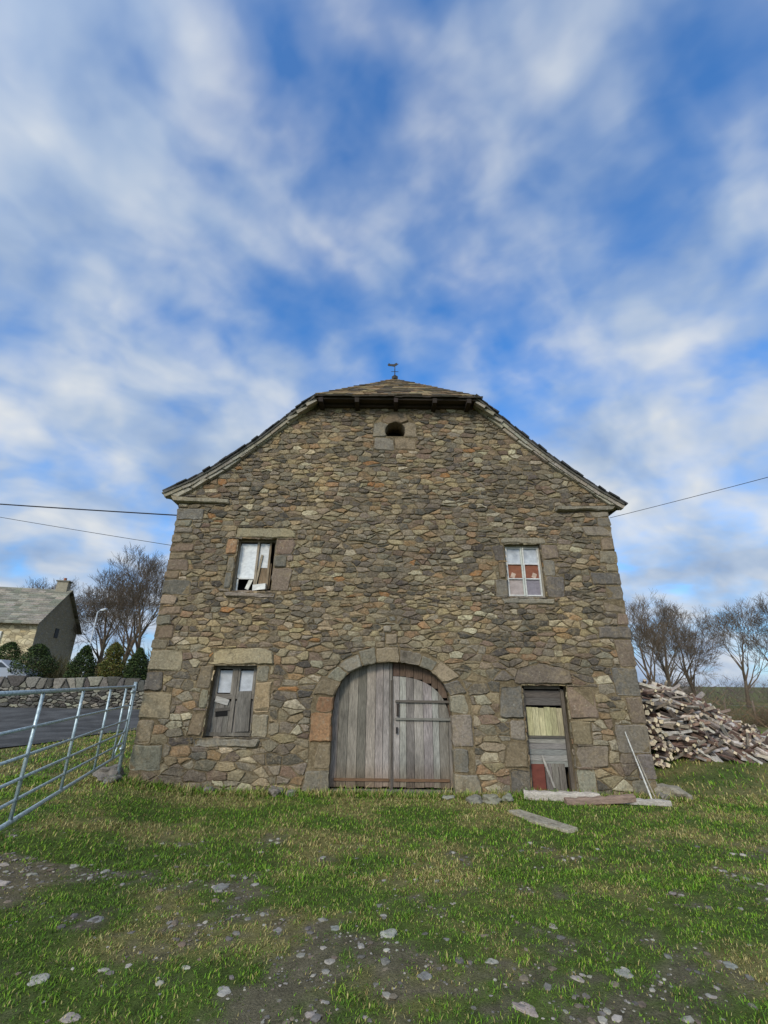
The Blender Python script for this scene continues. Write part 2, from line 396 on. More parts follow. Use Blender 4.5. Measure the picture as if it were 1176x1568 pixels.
mb.build('dressed_stonework',[M_dress],barn)
# rubble facing
pal=[((130,119,101),4),((108,98,83),4),((88,81,72),2.6),((150,132,100),4),((142,114,82),2.1),((174,161,133),1.3),((116,97,80),2.4),((140,126,100),4),((78,73,66),1.3),((150,106,64),.3)]
pal=[(s2l(tuple(c[i]*.86+(126,112,90)[i]*.14 for i in range(3))),w_) for c,w_ in pal]
pw=[w for _,w in pal]
mb=MB()
hf=lambda z: random.choice([U(.09,.12),U(.12,.175)]) if z>2.2 else random.choice([U(.11,.16),U(.17,.26)])
wf=lambda z: random.choice([U(.12,.22),U(.18,.4)]) if z>2.2 else random.choice([U(.14,.25),U(.22,.54)])
polys=rubble(XL,XR,-.35,9.05,hf,wf,.45,.3,.16)
cnt=0
for p in polys:
    mx=sum(a for a,_ in p)/len(p); mz=sum(b for _,b in p)/len(p)
    if mx<XL-.2 or mx>XR+.2 or mz>topz(min(max(mx,XL+.01),XR-.01))+.15: continue
    p=clip(p,(XL+.01,0),(-1,0))
    if len(p)<3: continue
    p=clip(p,(XR-.01,0),(1,0))
    if len(p)<3: continue
    for a,b in zip(top,top[1:]):
        if a[0]-.3<=mx<=b[0]+.3:
            q=clip(p,a,(-(b[1]-a[1]),b[0]-a[0]))
            if a[0]<=mx<=b[0] or (b[0]-a[0])>3: p=q
            if len(p)<3: break
    if len(p)<3: continue
    for s_ in solids:
        p=subtract(p,s_)
        if p is None or len(p)<3: break
    if p is None or len(p)<3: continue
    w=list(pw); n_=fbm(mx*.45+3,mz*.45,1,3)
    if n_>.1: w[3]*=2;w[4]*=1.5;w[7]*=1.5
    if n_<-.1: w[0]*=1.8;w[1]*=1.8;w[2]*=1.4
    if mz<1.4: w[5]*=4; w[0]*=1.6; w[4]*=.5
    if mz>7: w[2]*=1.8; w[1]*=1.6; w[6]*=2
    if mx>2.5: w[1]*=1.6;w[2]*=1.4;w[4]*=.7
    col=random.choices([c for c,_ in pal],w)[0]
    stone(mb,p,U(.001,.011),U(.005,.036),vary(col,.2),fm,bev=.012,jit=.007); cnt+=1
mb.build('rubble_facing',[M_stone],barn)

# ---- roof
ridge=(.30,11.15)
prof=[(-5.58,6.35)]+roofL[1:]+[ridge]+roofR
def yfront(z):
    if z<9.31: return 10.24-.25*ss(8.6,9.3,z)
    return 9.97+(z-9.3)/(11.15-9.3)*2.15
mb=MB()
vsU=[];vsL=[]
for (x,z) in prof:
    y=yfront(z); k=min(y,10.25)/10.4
    zz=1.9+(z-1.9)*k if z<9.31 else z-.16*(1-(z-9.3)/1.85)
    xx=x*k if z<9.31 else x
    vsU.append((xx,y,zz)); vsL.append((xx+(0.02 if x<0 else -.02),y,zz-.05))
n=len(prof)
vs=vsU+vsL+[(x,26,z) for x,y,z in vsU]+[(x,26,z) for x,y,z in vsL]
fs=[]
for i in range(n-1):
    fs+=[(i,i+1,2*n+i+1,2*n+i),(n+i,3*n+i,3*n+i+1,n+i+1),(i,n+i,n+i+1,i+1),(2*n+i,2*n+i+1,3*n+i+1,3*n+i)]
fs+=[(0,2*n,3*n,n),(n-1,2*n-1,4*n-1,3*n-1)]
mb.add(vs,fs,s2l((88,84,76)))
iL=prof.index((-1.93,9.30)); ia=prof.index(ridge); iR=prof.index((2.52,9.30))
A=Vector(vsU[iL]);B=Vector(vsU[iR]);Cc=Vector(vsU[ia])
off=Vector((0,-.01,.01))
mb.add([A+off,B+off,Cc+off],[(0,1,2)],s2l((80,76,66)))
nr=14
nrm=(B-A).cross(Cc-A).normalized()
if nrm.y>0: nrm=-nrm
updir=(Cc-(A+B)/2)
for r_ in range(nr):
    t0=r_/nr;t1=min(1,(r_+1.5)/nr)
    P=A.lerp(Cc,t0);Q=B.lerp(Cc,t0);P1=A.lerp(Cc,t1);Q1=B.lerp(Cc,t1)
    wdt=(Q-P).length; x=0
    while x<wdt-.02:
        w=min(U(.16,.34),wdt-x)
        u0,u1=x/wdt,(x+w)/wdt
        lift=.03+U(0,.02); jd=-updir.normalized()*U(0,.04)
        a=P.lerp(Q,u0)+nrm*lift+jd;b=P.lerp(Q,u1)+nrm*lift+jd;c=P1.lerp(Q1,u1)+nrm*.012;d=P1.lerp(Q1,u0)+nrm*.012
        lo=-nrm*.025
        mb.add([a,b,c,d,a+lo,b+lo],[(0,1,2,3),(0,4,5,1)],vary(s2l(random.choice([(128,106,78),(100,88,68),(138,120,88),(90,80,66)])),.2))
        x+=w
for P in (vsU[:iL+1],vsU[iR:]):
    for a,b in zip(P,P[1:]):
        a=Vector(a);b=Vector(b);L=(b-a).length;t=0
        dirv=(b-a).normalized(); ang=math.atan2(dirv.z,dirv.x)
        while t<L:
            w=U(.14,.24); p=a+dirv*(t+w/2)
            mb.box(p+Vector((0,U(-.02,.05)+.14,.022+U(0,.014))),(w+.06,.36,U(.025,.045)),vary(s2l((64,63,62)),.25),0,(0,-ang+U(-.05,.05)+(.04 if dirv.z<0 else -.04),U(-.03,.03)))
            t+=w
x=A.x-.03
while x<B.x:
    w=U(.16,.3); mb.box((x+w/2,A.y+.10+U(-.03,.02),A.z+.03+U(0,.015)),(w,.34,.035),vary(s2l((84,76,66)),.25),0,(.5,0,U(-.04,.04))); x+=w
mb.build('slate_roof',[M_slate],barn)
mb=MB(); Cw=s2l((66,56,47))
mb.box(((A.x+B.x)/2,A.y+.06,A.z-.06),(B.x-A.x-.05,.05,.10),Cw)
for i in range(5): mb.box(((A.x+B.x)/2,A.y+.13+i*.085,A.z-.06+i*.004),(B.x-A.x-.1,.08,.025),vary(Cw,.25))
mb.box(((A.x+B.x)/2,Y0-.06,A.z-.11),(B.x-A.x-.12,.12,.10),vary(Cw,.1))
for x in (-1.7,-.75,.28,1.3,2.2): mb.box((x,10.2,A.z-.17),(.11,.5,.13),vary(s2l((50,42,36)),.2),jit=.006)
mb.build('eave_timber',[M_woodH],barn)
mb=MB()
for P in (vsL[:iL+1],vsL[iR:]):
    for a,b in zip(P,P[1:]):
        a=Vector(a);b=Vector(b);L=(b-a).length;ang=math.atan2(b.z-a.z,b.x-a.x);nn=3
        for k in range(nn):
            c=a.lerp(b,(k+.5)/nn)
            mb.box(c+Vector((0,.10,-.05)),(L/nn-.004,.14,.09),vary(s2l((146,138,122)),.18),0,(0,-ang+U(-.015,.015),0),.006)
mb.build('verge_stones',[M_dress],barn)
mb=MB(); ap=Vector((ridge[0],Cc.y,Cc.z)); ci=s2l((70,70,72))
mb.tube(ap-Vector((0,0,.1)),ap+Vector((0,0,.62)),.02,.01,ci); mb.box(ap+Vector((0,0,.05)),(.14,.14,.12),s2l((90,88,82)),0,(0,0,.7))
mb.tube(ap+Vector((-.12,0,.3)),ap+Vector((.12,0,.3)),.009,.009,ci);mb.tube(ap+Vector((0,-.12,.3)),ap+Vector((0,.12,.3)),.009,.009,ci)
bird=[(-.24,.56),(-.2,.64),(-.14,.60),(-.02,.6),(.05,.66),(.08,.62),(.12,.61),(.06,.55),(-.02,.50),(-.12,.52),(-.2,.52)]
mb.add([ap+Vector((x,-.006,z)) for x,z in bird]+[ap+Vector((x,.006,z)) for x,z in bird],[tuple(range(11)),tuple(range(21,10,-1))]+[(i,(i+1)%11,11+(i+1)%11,11+i) for i in range(11)],ci)
mb.build('weather_vane',[M_iron],barn)

# ---- arched doors
def archz(x):
    u=min(1,abs(x-cx)/aw); return zs+ah*(max(0,1-u**2.4))**(1/2.4)
mb=MB(); yd=Y0+.22
pc=[(146,139,129),(126,118,108),(158,151,140),(114,105,95),(138,128,116)]
def plank(x0,x1,z0,z1f,y,th,col,mi=0):
    za,zb=z1f(x0),z1f(x1); zm=z1f((x0+x1)/2)
    pts=[(x0,z0),(x1,z0),(x1,.35),(x1,zb),((x0+x1)/2,zm),(x0,za),(x0,.35)] if z0<0 else [(x0,z0),(x1,z0),(x1,zb),((x0+x1)/2,zm),(x0,za)]
    n=len(pts)
    vs=[(x,y,z) for x,z in pts]+[(x,y+th,z) for x,z in pts]
    o=len(mb.v)
    fr=[(0,1,2,6),(6,2,3,4,5)] if z0<0 else [(0,1,2,3,4)]
    mb.add(vs,fr+[tuple(range(2*n-1,n-1,-1))]+[(i,n+i,n+(i+1)%n,(i+1)%n) for i in range(n)],col,mi)
    if z0<0:
        for k in (0,1): mb.c[o+k]=(col[0]*.72,col[1]*.60,col[2]*.48)     # damp brown foot of the boards
x=cx-aw-.03
seam=.235
while x<cx+aw+.02:
    w=U(.13,.21); lim=seam if x<seam else cx+aw+.03
    x1=min(x+w,lim)
    if lim-x1<.06: x1=lim
    if x<seam:
        plank(x+.004,x1-.004,-.14+U(0,.04),lambda q:archz(q)+.015,yd+U(-.006,.006),.04,vary(s2l(random.choice(pc)),.2))
    else:
        plank(x+.004,x1-.004,-.14+U(0,.04),lambda q:archz(q)-.28*(archz(q)>0),yd+U(-.006,.006),.04,vary(s2l(random.choice(pc[:4])),.2))
        plank(x+.004,x1-.004,archz((x+x1)/2)-.27,lambda q:archz(q)+.015,yd+.015+U(-.004,.004),.04,vary(s2l((100,82,68)),.15))
    x=x1 if x1!=seam else seam+.012
for z,c in ((1.52,(96,88,80)),(1.17,(122,114,104))): mb.box((.9,yd-.03,z),(1.2,.035,.045),vary(s2l(c),.1),1,jit=.004)
mb.box((.225,yd-.012,.9),(.05,.03,2.1),s2l((86,78,70)))
mb.box((-.4,yd-.012,.02),(1.15,.03,.05),s2l((112,86,64)),1); mb.box((.85,yd-.012,.02),(1.15,.03,.05),s2l((112,86,64)),1)
mb.box((.35,yd-.03,1.35),(.05,.05,.25),s2l((60,52,46))); mb.box((.33,yd-.035,.95),(.04,.03,.12),s2l((50,45,42)))
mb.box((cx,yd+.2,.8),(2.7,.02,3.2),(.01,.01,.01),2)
mb.box((cx,Y0+.1,-.2),(2.5,.3,.1),s2l((120,112,98)),1)
mb.build('arched_barn_door',[M_woodV,M_woodH,M_dark],barn)

# ---- windows
def frame(mb,O,y,t,col,mi=0,dep=.06):
    x0=min(p[0] for p in O)-.01;x1=max(p[0] for p in O)+.01;z0=min(p[1] for p in O);z1=max(p[1] for p in O)+.01
    mb.box(((x0+x1)/2,y,z1-t/2),(x1-x0,dep,t),vary(col,.08),mi); mb.box(((x0+x1)/2,y,z0+t/2),(x1-x0,dep,t),vary(col,.08),mi)
    mb.box((x0+t/2,y,(z0+z1)/2),(t,dep-.004,z1-z0-2*t),vary(col,.08),mi); mb.box((x1-t/2,y,(z0+z1)/2),(t,dep-.004,z1-z0-2*t),vary(col,.08),mi)
    return x0+t,x1-t,z0+t,z1-t
wm=[M_woodV,M_woodH,M_paint,M_glass,M_dark]
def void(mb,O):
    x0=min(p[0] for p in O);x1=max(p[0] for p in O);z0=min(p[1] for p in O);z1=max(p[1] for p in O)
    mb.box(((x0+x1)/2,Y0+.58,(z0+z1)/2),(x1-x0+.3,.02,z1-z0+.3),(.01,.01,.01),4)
Wg=s2l((138,124,106)); Wt=s2l((214,211,202))
mb=MB(); O=O_UL; a,b,c,d=frame(mb,O,Y0+.17,.05,Wg); void(mb,O)
m=(a+b)/2+.02; mb.box((m,Y0+.165,(c+d)/2),(.05,.05,d-c),s2l((148,134,114)))
mb.box(((a+m)/2,Y0+.19,c+.72),(m-a-.05,.015,.86),s2l((218,218,214)),2); mb.box((a+.03,Y0+.18,c+.55),(.04,.03,1.1),Wt,2)
mb.box(((a+m)/2+.08,Y0+.2,c+.16),(.09,.015,.26),s2l((215,210,195)),2,(0,.35,0)); mb.box(((a+m)/2,Y0+.18,c+.29),(m-a-.02,.03,.03),Wt,2)
mb.box((m+.15,Y0+.2,c+.86),(.24,.02,.6),s2l((205,203,198)),2,(0,.03,0)); mb.box((m+.21,Y0+.21,c+.36),(.28,.02,.62),s2l((128,108,84)),0)
mb.box((m+.14,Y0+.14,c+.08),(.3,.12,.12),s2l((210,206,196)),2,(0,-.15,0),.02); mb.box((m+.06,Y0+.165,c+.45),(.05,.02,.85),s2l((150,136,114)),0,(0,.12,0))
mb.box((m+.29,Y0+.18,c+.6),(.05,.03,1.15),s2l((140,122,98)))
mb.build('upper_left_window',wm,barn)
mb=MB(); O=O_UR; a,b,c,d=frame(mb,O,Y0+.15,.045,s2l((160,150,132))); void(mb,O)
for k in range(2):
    l=a+(b-a)/2*k+.005; r_=l+(b-a)/2-.01
    for xx in (l+.018,r_-.018): mb.box((xx,Y0+.135,(c+d)/2),(.034,.04,d-c-.01),vary(mul(Wt,.85),.1),2)
    H=d-c
    cols=[((140,112,98),0,.34),((132,82,60),.36,.64),((196,198,200),.66,1)]
    for j,(cc,u,v) in enumerate(cols):
        if k==0 and j==0: cc=(165,152,144)
        if k==1 and j==0: cc=(128,122,126)
        mb.box(((l+r_)/2,Y0+.155,c+H*(u+v)/2),(r_-l-.07,.01,H*(v-u)),vary(s2l(cc),.06),3 if j==2 else 2)
    for v in (0.02,.35,.65,.98): mb.box(((l+r_)/2,Y0+.133,c+H*v),(r_-l-.075,.035,.026),vary(mul(Wt,.85),.1),2)
    mb.box(((l+r_)/2-.05+.1*k,Y0+.146,c+H*.42),(.10,.008,.12),s2l((185,160,140)),2,(0,.4,0))
mb.build('upper_right_window',wm,barn)
mb=MB(); O=O_LL; a,b,c,d=frame(mb,O,Y0+.2,.07,s2l((112,104,92))); void(mb,O)
m=(a+b)/2; mb.box((m,Y0+.18,(c+d)/2),(.08,.05,d-c),s2l((118,110,99)))
for k,(l,r_) in enumerate(((a,m-.04),(m+.04,b))):
    mb.box(((l+r_)/2,Y0+.215,d-.26),(r_-l-.04,.01,.46),s2l((180,181,182)),2)  # pale grey paints the reflection on these dirty panes
    for xx in (l+.025,r_-.025): mb.box((xx,Y0+.19,d-.3),(.045,.04,.6),s2l((130,122,110)))
    mb.box(((l+r_)/2,Y0+.188,d-.56),(r_-l,.04,.1),s2l((116,108,98)),1)
    x=l
    while x<r_-.02:
        w=min(.12,r_-x); mb.box((x+w/2,Y0+.205,c+.3+U(-.02,.02)),(w-.008,.03,.64),vary(s2l((120,113,104)),.18),0); x+=w
mb.box((a+.18,Y0+.17,c+.62),(.3,.02,.12),s2l((170,164,154)),1,(0,.25,0)); mb.box((a+.22,Y0+.18,c+.45),(.34,.02,.06),s2l((90,84,76)),1,(0,-.1,0))
mb.box((a+.2,Y0+.185,c+.36),(.26,.01,.1),(.015,.014,.013),4,(0,-.1,0))
mb.box((m+.24,Y0+.165,c+.42),(.3,.025,.8),s2l((112,106,97)),0,(0,-.04,0))
mb.build('lower_left_window',wm,barn)
mb=MB(); a,b,c,d=3.04,3.98,-.14,1.88
for xx in (a+.04,b-.04): mb.box((xx,Y0+.18,(c+d)/2),(.07,.08,d-c),s2l((106,96,84)))
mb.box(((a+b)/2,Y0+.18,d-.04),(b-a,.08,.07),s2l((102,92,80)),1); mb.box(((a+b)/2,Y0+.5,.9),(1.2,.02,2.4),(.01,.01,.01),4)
for i,z in enumerate((1.7,1.55)): mb.box(((a+b)/2,Y0+.2,z),(b-a-.14,.03,.145),vary(s2l((96,90,82)),.12),1)
x=a+.09
while x<b-.1:
    w=min(U(.11,.15),b-.08-x); mb.box((x+w/2,Y0+.18,1.15+U(-.01,.01)),(w-.006,.03,.56),vary(s2l((188,176,134)),.09),0); x+=w
for i in range(5):
    mb.box(((a+b)/2+.0,Y0+.195,.79-i*.11),(b-a-.16,.03,.104),vary(s2l((138,133,124)),.14),1,(0,U(-.02,.02),0))
mb.box((a+.22,Y0+.18,.1),(.27,.03,.5),s2l((112,62,50)),2)
for i in range(3): mb.box((a+.44+i*.14,Y0+.19,.1),(.13,.03,.52),vary(s2l((120,113,102)),.15),0)
mb.box((a+.42,Y0+.15,.22),(.04,.02,.62),s2l((160,152,140)),0,(0,-.32,0)); mb.box(((a+b)/2,Y0+.16,.86),(b-a-.18,.02,.05),s2l((92,86,76)),1)
mb.box(((a+b)/2,Y0+.05,-.2),(1.0,.3,.12),s2l((120,112,98)),1)
mb.build('side_door',wm,barn)
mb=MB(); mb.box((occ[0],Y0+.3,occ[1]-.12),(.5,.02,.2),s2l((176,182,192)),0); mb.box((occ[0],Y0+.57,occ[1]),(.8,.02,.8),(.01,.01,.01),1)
mb.build('oculus_shutter',[M_paint,M_dark],barn)
def rock(mb,c,r,col,fl=.6,n=2,mi=0):
    bm=bmesh.new(); bmesh.ops.create_icosphere(bm,subdivisions=n,radius=1)
    sd=U(0,100); ax=(r*U(.8,1.3),r*U(.7,1.1),r*fl); rz=U(0,6.28); cr,sr=math.cos(rz),math.sin(rz)
    vs=[]
    for v in bm.verts:
        k=1+.55*noise.noise(v.co*1.3+Vector((sd,0,0)))
        x,y,z=v.co.x*ax[0]*k,v.co.y*ax[1]*k,max(-.5,min(.7,v.co.z))*ax[2]*k
        vs.append((c[0]+x*cr-y*sr,c[1]+x*sr+y*cr,c[2]+z))
    mb.add(vs,[tuple(q.index for q in f.verts) for f in bm.faces],col,mi); bm.free()

# ================================================================= GROUND
def gz(x,y):
    z=-.17+.2*ss(-3.2,-5.6,x)+.38*ss(5.2,8,x)*ss(9.5,13.5,y)-.3*ss(9,30,x)*ss(14,30,y)
    z+=.35*ss(20,26,y)*ss(-7,-10,x)+1.05*ss(27.2,28.4,y)*ss(-6,-9,x)
    z+=.02*noise.noise(Vector((x*.8,y*.8,0)))+.25*noise.noise(Vector((x*.03,y*.03,5)))*ss(15,40,abs(y))
    return z
def gauss(x,y,a,b,rx,ry): return math.exp(-((x-a)/rx)**2-((y-b)/ry)**2)
def dirt(x,y):
    m=.30+.55*fbm(x*1.1+7,y*1.4,2,6)+.26*fbm(x*6,y*6,5,3)+.08*ss(6.5,4,y)-.3*ss(7,8.5,y)
    m+=.42*gauss(x,y,-3.9,6.0,.9,.6)+.2*gauss(x,y,1.3,4.1,1.5,.7)+.38*gauss(x,y,-.55,3.7,.45,.8)+.2*gauss(x,y,-1.6,4.8,1.4,.4)+.15*gauss(x,y,2.2,3.6,.9,.4)
    return ss(.36,.72,m)
def straw(x,y):
    return ss(.34,.8,.42+.6*fbm(x*.8-3,y*1.1,9,5)+.25*gauss(x,y,-.4,7.4,2,.8)+.2*ss(8.6,9.8,y)*(x<2.5)+.18*ss(3.5,6,x))
Cg=s2l((88,110,40));Cg2=s2l((66,86,34));Cs=s2l((146,134,82));Cdt=s2l((102,92,76));Cdk=s2l((76,68,48))
def lerp(a,b,t): return tuple(a[i]+(b[i]-a[i])*t for i in range(3))
def gcol(x,y):
    s_=straw(x,y); c=lerp(lerp(Cg2,Cg,.5+.5*fbm(x*2,y*2,4,3)),Cs,s_*.7)
    c=lerp(c,Cdk,.35)
    return lerp(c,Cdt,dirt(x,y)*.85 if -9<x<9 and y<10.4 else .1)
xs=[-3000,-1200,-500,-250,-120,-80,-60]+list(np.arange(-50,-9,1.0))+list(np.arange(-9,9.01,.09))+list(np.arange(10,50,1.5))+[60,80,120,250,500,1200,3000]
ys=[-200,-60,-20,-8,-3,0,1.5]+list(np.arange(2.6,11.01,.09))+list(np.arange(11.5,32,.5))+[34,37,40,45,50,60,80,120,200,400,900,2000,4000]
vs=[];cs=[]
for y in ys:
    for x in xs:
        x_,y_=float(x),float(y); vs.append((x_,y_,gz(x_,y_)+(.012*noise.noise(Vector((x_*4,y_*4,0))) if abs(x_)<9 and y_<11 else 0))); cs.append(gcol(x_,y_))
nx=len(xs); fs=[(j*nx+i,j*nx+i+1,(j+1)*nx+i+1,(j+1)*nx+i) for j in range(len(ys)-1) for i in range(nx-1)]
mb=MB(); mb.v=vs; mb.c=cs; mb.f=fs; mb.m=[0]*len(fs); mb.build('ground',[M_ground],None,True)
mb=MB(); rows=26; colsn=40
vs=[]
for j in range(rows+1):
    for i in range(colsn+1):
        y=13.2+(26.3-13.2)*j/rows; xe=-10.6+1.2*ss(13,22,y)+.15*math.sin(y*1.7); x=xe-30*i/colsn
        vs.append((x,y,gz(x,y)+.035))
mb.add(vs,[(j*(colsn+1)+i,(j+1)*(colsn+1)+i,(j+1)*(colsn+1)+i+1,j*(colsn+1)+i+1) for j in range(rows) for i in range(colsn)],(.06,.06,.06))
mb.build('road',[M_asph])
def make_grass():
    V=[];C=[];cnt=0
    sc_=[s2l(c) for c in ((176,162,106),(156,140,84),(164,154,94),(138,118,74))]; gc_=[s2l(c) for c in ((106,142,38),(86,122,36),(126,152,48),(74,102,36))]
    def blades(n,xr,yr,lf,wd,dens):
        nonlocal cnt
        for _ in range(n):
            x=U(*xr);y=U(*yr)
            if abs(x)>1.15*y+.6: continue
            if y>10.33 and XL-.02<x<XR+.02: continue
            dd=dirt(x,y)
            if R()<dd*.82: continue
            tuft=.5+.5*noise.noise(Vector((x*6,y*6,3)))
            if R()>dens(x,y)*(.3+1.15*tuft): continue
            s_=straw(x,y); L=lf(x,y)*(.35+1.2*tuft)*U(.5,1.35)*(1-.4*dd)
            a=U(0,6.283); ln=U(.2,1.2)*L; w=wd*U(.7,1.3)
            z=gz(x,y)-.005; ca,sa=math.cos(a),math.sin(a); px,py=-sa*w,ca*w
            h=L*U(.4,.95)
            V.extend(((x+px,y+py,z),(x-px,y-py,z),(x+ca*ln*.4-px*.8,y+sa*ln*.4-py*.8,z+h*.65),(x+ca*ln*.4+px*.8,y+sa*ln*.4+py*.8,z+h*.65),(x+ca*ln,y+sa*ln,z+h)))
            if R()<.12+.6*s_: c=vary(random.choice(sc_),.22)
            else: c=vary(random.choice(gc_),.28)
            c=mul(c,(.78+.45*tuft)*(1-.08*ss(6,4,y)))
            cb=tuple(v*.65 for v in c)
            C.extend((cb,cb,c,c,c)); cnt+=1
    blades(180000,(-7,7),(3.1,6.5),lambda x,y:.033,.0032,lambda x,y:.95)
    blades(140000,(-10,11),(6,10.38),lambda x,y:.05+.03*ss(9.6,10.3,y)*(-6<x<6),.0045,lambda x,y:.95)
    blades(9000,(-5.3,5.8),(9.9,10.36),lambda x,y:.14,.006,lambda x,y:.8)
    blades(26000,(5.6,20),(9,20),lambda x,y:.09,.009,lambda x,y:.9)
    blades(26000,(-14,-5.1),(9,20),lambda x,y:.08 if x>-10.3 else 0.01,.009,lambda x,y:.9 if x>-10.3 else 0)
    n=cnt; V=np.array(V,dtype=np.float32); C=np.array(C,dtype=np.float32)
    me=bpy.data.meshes.new('grass'); me.vertices.add(n*5); me.vertices.foreach_set('co',V.ravel())
    base=np.arange(n)[:,None]*5; q=base+np.array([0,1,2,3]); t=base+np.array([3,2,4])
    loops=np.concatenate([q,t],axis=1).ravel(); me.loops.add(len(loops)); me.loops.foreach_set('vertex_index',loops.astype(np.int32))
    me.polygons.add(2*n); st=(np.arange(n)[:,None]*7+np.array([0,4])).ravel(); me.polygons.foreach_set('loop_start',st.astype(np.int32))
    me.update(calc_edges=True); me.materials.append(M_grass)
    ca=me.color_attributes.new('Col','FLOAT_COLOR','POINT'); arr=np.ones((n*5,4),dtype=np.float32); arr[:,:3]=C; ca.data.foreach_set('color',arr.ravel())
    me.validate(); o=bpy.data.objects.new('grass',me); scene.collection.objects.link(o)
make_grass()
mb=MB()
k=0
while k<3000:
    x=U(-6,6);y=U(3.1,7.5)
    if abs(x)>1.1*y: continue
    if R()>dirt(x,y)**1.6*(.35+.65*ss(-.1,.25,noise.noise(Vector((x*1.6,y*1.6,8)))))+.025: continue
    k+=1; r_=U(.005,.016) if R()<.84 else U(.018,.042)
    rock(mb,(x,y,gz(x,y)+r_*.06),r_,vary(s2l(random.choice([(146,138,126),(120,114,104),(160,152,136),(118,104,88),(104,98,90)])),.2),.4,1)
for x,y,r_ in ((.1,5.0,.10),(1.0,4.05,.07),(-2.5,4.3,.07),(.05,3.75,.06),(-.9,5.05,.05),(2.2,3.85,.08),(.6,4.9,.05),(-1.7,5.9,.08),(2.5,3.7,.07),(-.4,5.1,.05),(1.6,5.2,.05),(1.9,4.5,.06),(-1.1,4.2,.05),(-3.3,4.6,.06),(1.3,3.6,.06),(2.8,4.6,.05),(.9,4.6,.05),(-2.0,3.9,.06),(-3.6,6.4,.07),(-4.0,5.8,.09),(-4.3,6.2,.06),(2.9,4.0,.06),(.35,4.4,.05),(1.5,4.4,.06),(.75,5.6,.05),(-2.6,5.2,.06)):
    rock(mb,(x,y,gz(x,y)-.005),r_,vary(s2l(random.choice([(156,149,136),(164,150,138),(132,128,120)])),.12),.3,3)
mb.build('gravel',[M_rock])
def rocks(name,L,col):
    mb=MB()
    for x,y,r_ in L: rock(mb,(x,y,gz(x,y)+r_*.25),r_,vary(s2l(col),.12),.6,3)
    return mb.build(name,[M_rock])
rocks('boulder',[(-5.5,10.35,.3),(-5.25,10.1,.16)],(118,112,100))
rocks('boulder',[(5.78,10.3,.26),(5.5,10.1,.14)],(132,124,108))
rocks('fallen_stone',[(1.75,9.75,.15),(2.1,9.75,.17),(2.42,9.9,.13),(1.3,9.95,.09)],(130,125,110))
rocks('fallen_stone',[(-2.05,10.15,.17),(-1.75,10.1,.12),(-3.4,10.25,.14)],(124,118,104))
mb=MB(); bl=[(2.2,9.05),(2.42,9.1),(2.7,8.6),(3.0,8.05),(2.8,7.92),(2.45,8.4)]
vs=[(x,y,gz(x,y)+.04+U(-.006,.006)) for x,y in bl]+[(x,y,gz(x,y)-.05) for x,y in bl]
mb.add(vs,[tuple(range(5,-1,-1)),(6,7,8,9,10,11)]+[(i,(i+1)%6,6+(i+1)%6,6+i) for i in range(6)],s2l((172,162,140)))
mb.build('stone_slab',[M_dress])
def beam(name,a,b_,w,h,col):
    mb=MB(); a=Vector(a);b_=Vector(b_);d=b_-a;L=d.length;d.normalize();s_=Vector((-d.y,d.x,0)).normalized();u=Vector((0,0,1)); n=14;vs=[]
    for i in range(n+1):
        p=a+d*(L*i/n+(U(-.05,.05) if i in(0,n) else 0))
        for (q,r_) in ((-1,0),(1,0),(1,.75),(.6,1),(-.6,1),(-1,.75)):
            vs.append(p+s_*(q*w/2*U(.75,1.1))+u*(r_*h*U(.8,1.1)))
    fs=[(i*6+k,i*6+(k+1)%6,(i+1)*6+(k+1)%6,(i+1)*6+k) for i in range(n) for k in range(6)]+[tuple(range(5,-1,-1)),tuple(range(n*6,n*6+6))]
    mb.add(vs,fs,s2l(col)); return mb.build(name,[M_woodH])
beam('timber_beam',(2.8,10.05,-.17),(4.1,9.8,-.16),.18,.15,(176,165,150))
beam('timber_beam',(3.45,9.65,-.18),(4.75,9.7,-.12),.14,.11,(138,116,100))
beam('timber_beam',(4.2,9.85,-.17),(5.3,9.55,-.15),.12,.09,(166,157,144))
mb=MB(); mb.tube((5.2,9.95,-.15),(5.06,10.3,1.0),.017,.012,s2l((205,200,188))); mb.tube((5.3,10.0,-.15),(5.22,10.3,.55),.012,.01,s2l((175,165,145)))
mb.build('wooden_stick',[M_woodV])

# ================================================================= GATE
mb=MB()
gA=Vector((-5.22,10.15,0)); gB=Vector((-3.62,4.75,0))
def gp(t,z): p=gA.lerp(gB,t); return (p.x,p.y,z)
for i,z in enumerate([.50,.70,.90,1.12,1.40,1.76]):
    r_=.024 if i in(0,5) else .017
    mb.tube(gp(0,z),gp(1.2,z),r_,r_,(.5,.5,.5),n=10)
for t in (0,.12,.33,.60,.86,1.1): mb.tube(gp(t,.5),gp(t,1.76),.02,.02,(.5,.5,.5),n=8)
mb.tube(gp(.12,.5),gp(.0,1.0),.014,.014,(.5,.5,.5))
mb.tube(gp(-.02,0),gp(-.02,1.85),.035,.035,(.5,.5,.5),n=12)
for z in(.6,1.66): mb.tube(gp(-.03,z),gp(.02,z),.03,.03,(.5,.5,.5),n=8)
mb.tube(gp(1.2,-.1),gp(1.2,1.9),.04,.04,(.5,.5,.5),n=12)
mb.build('metal_field_gate',[M_galv],None,True)

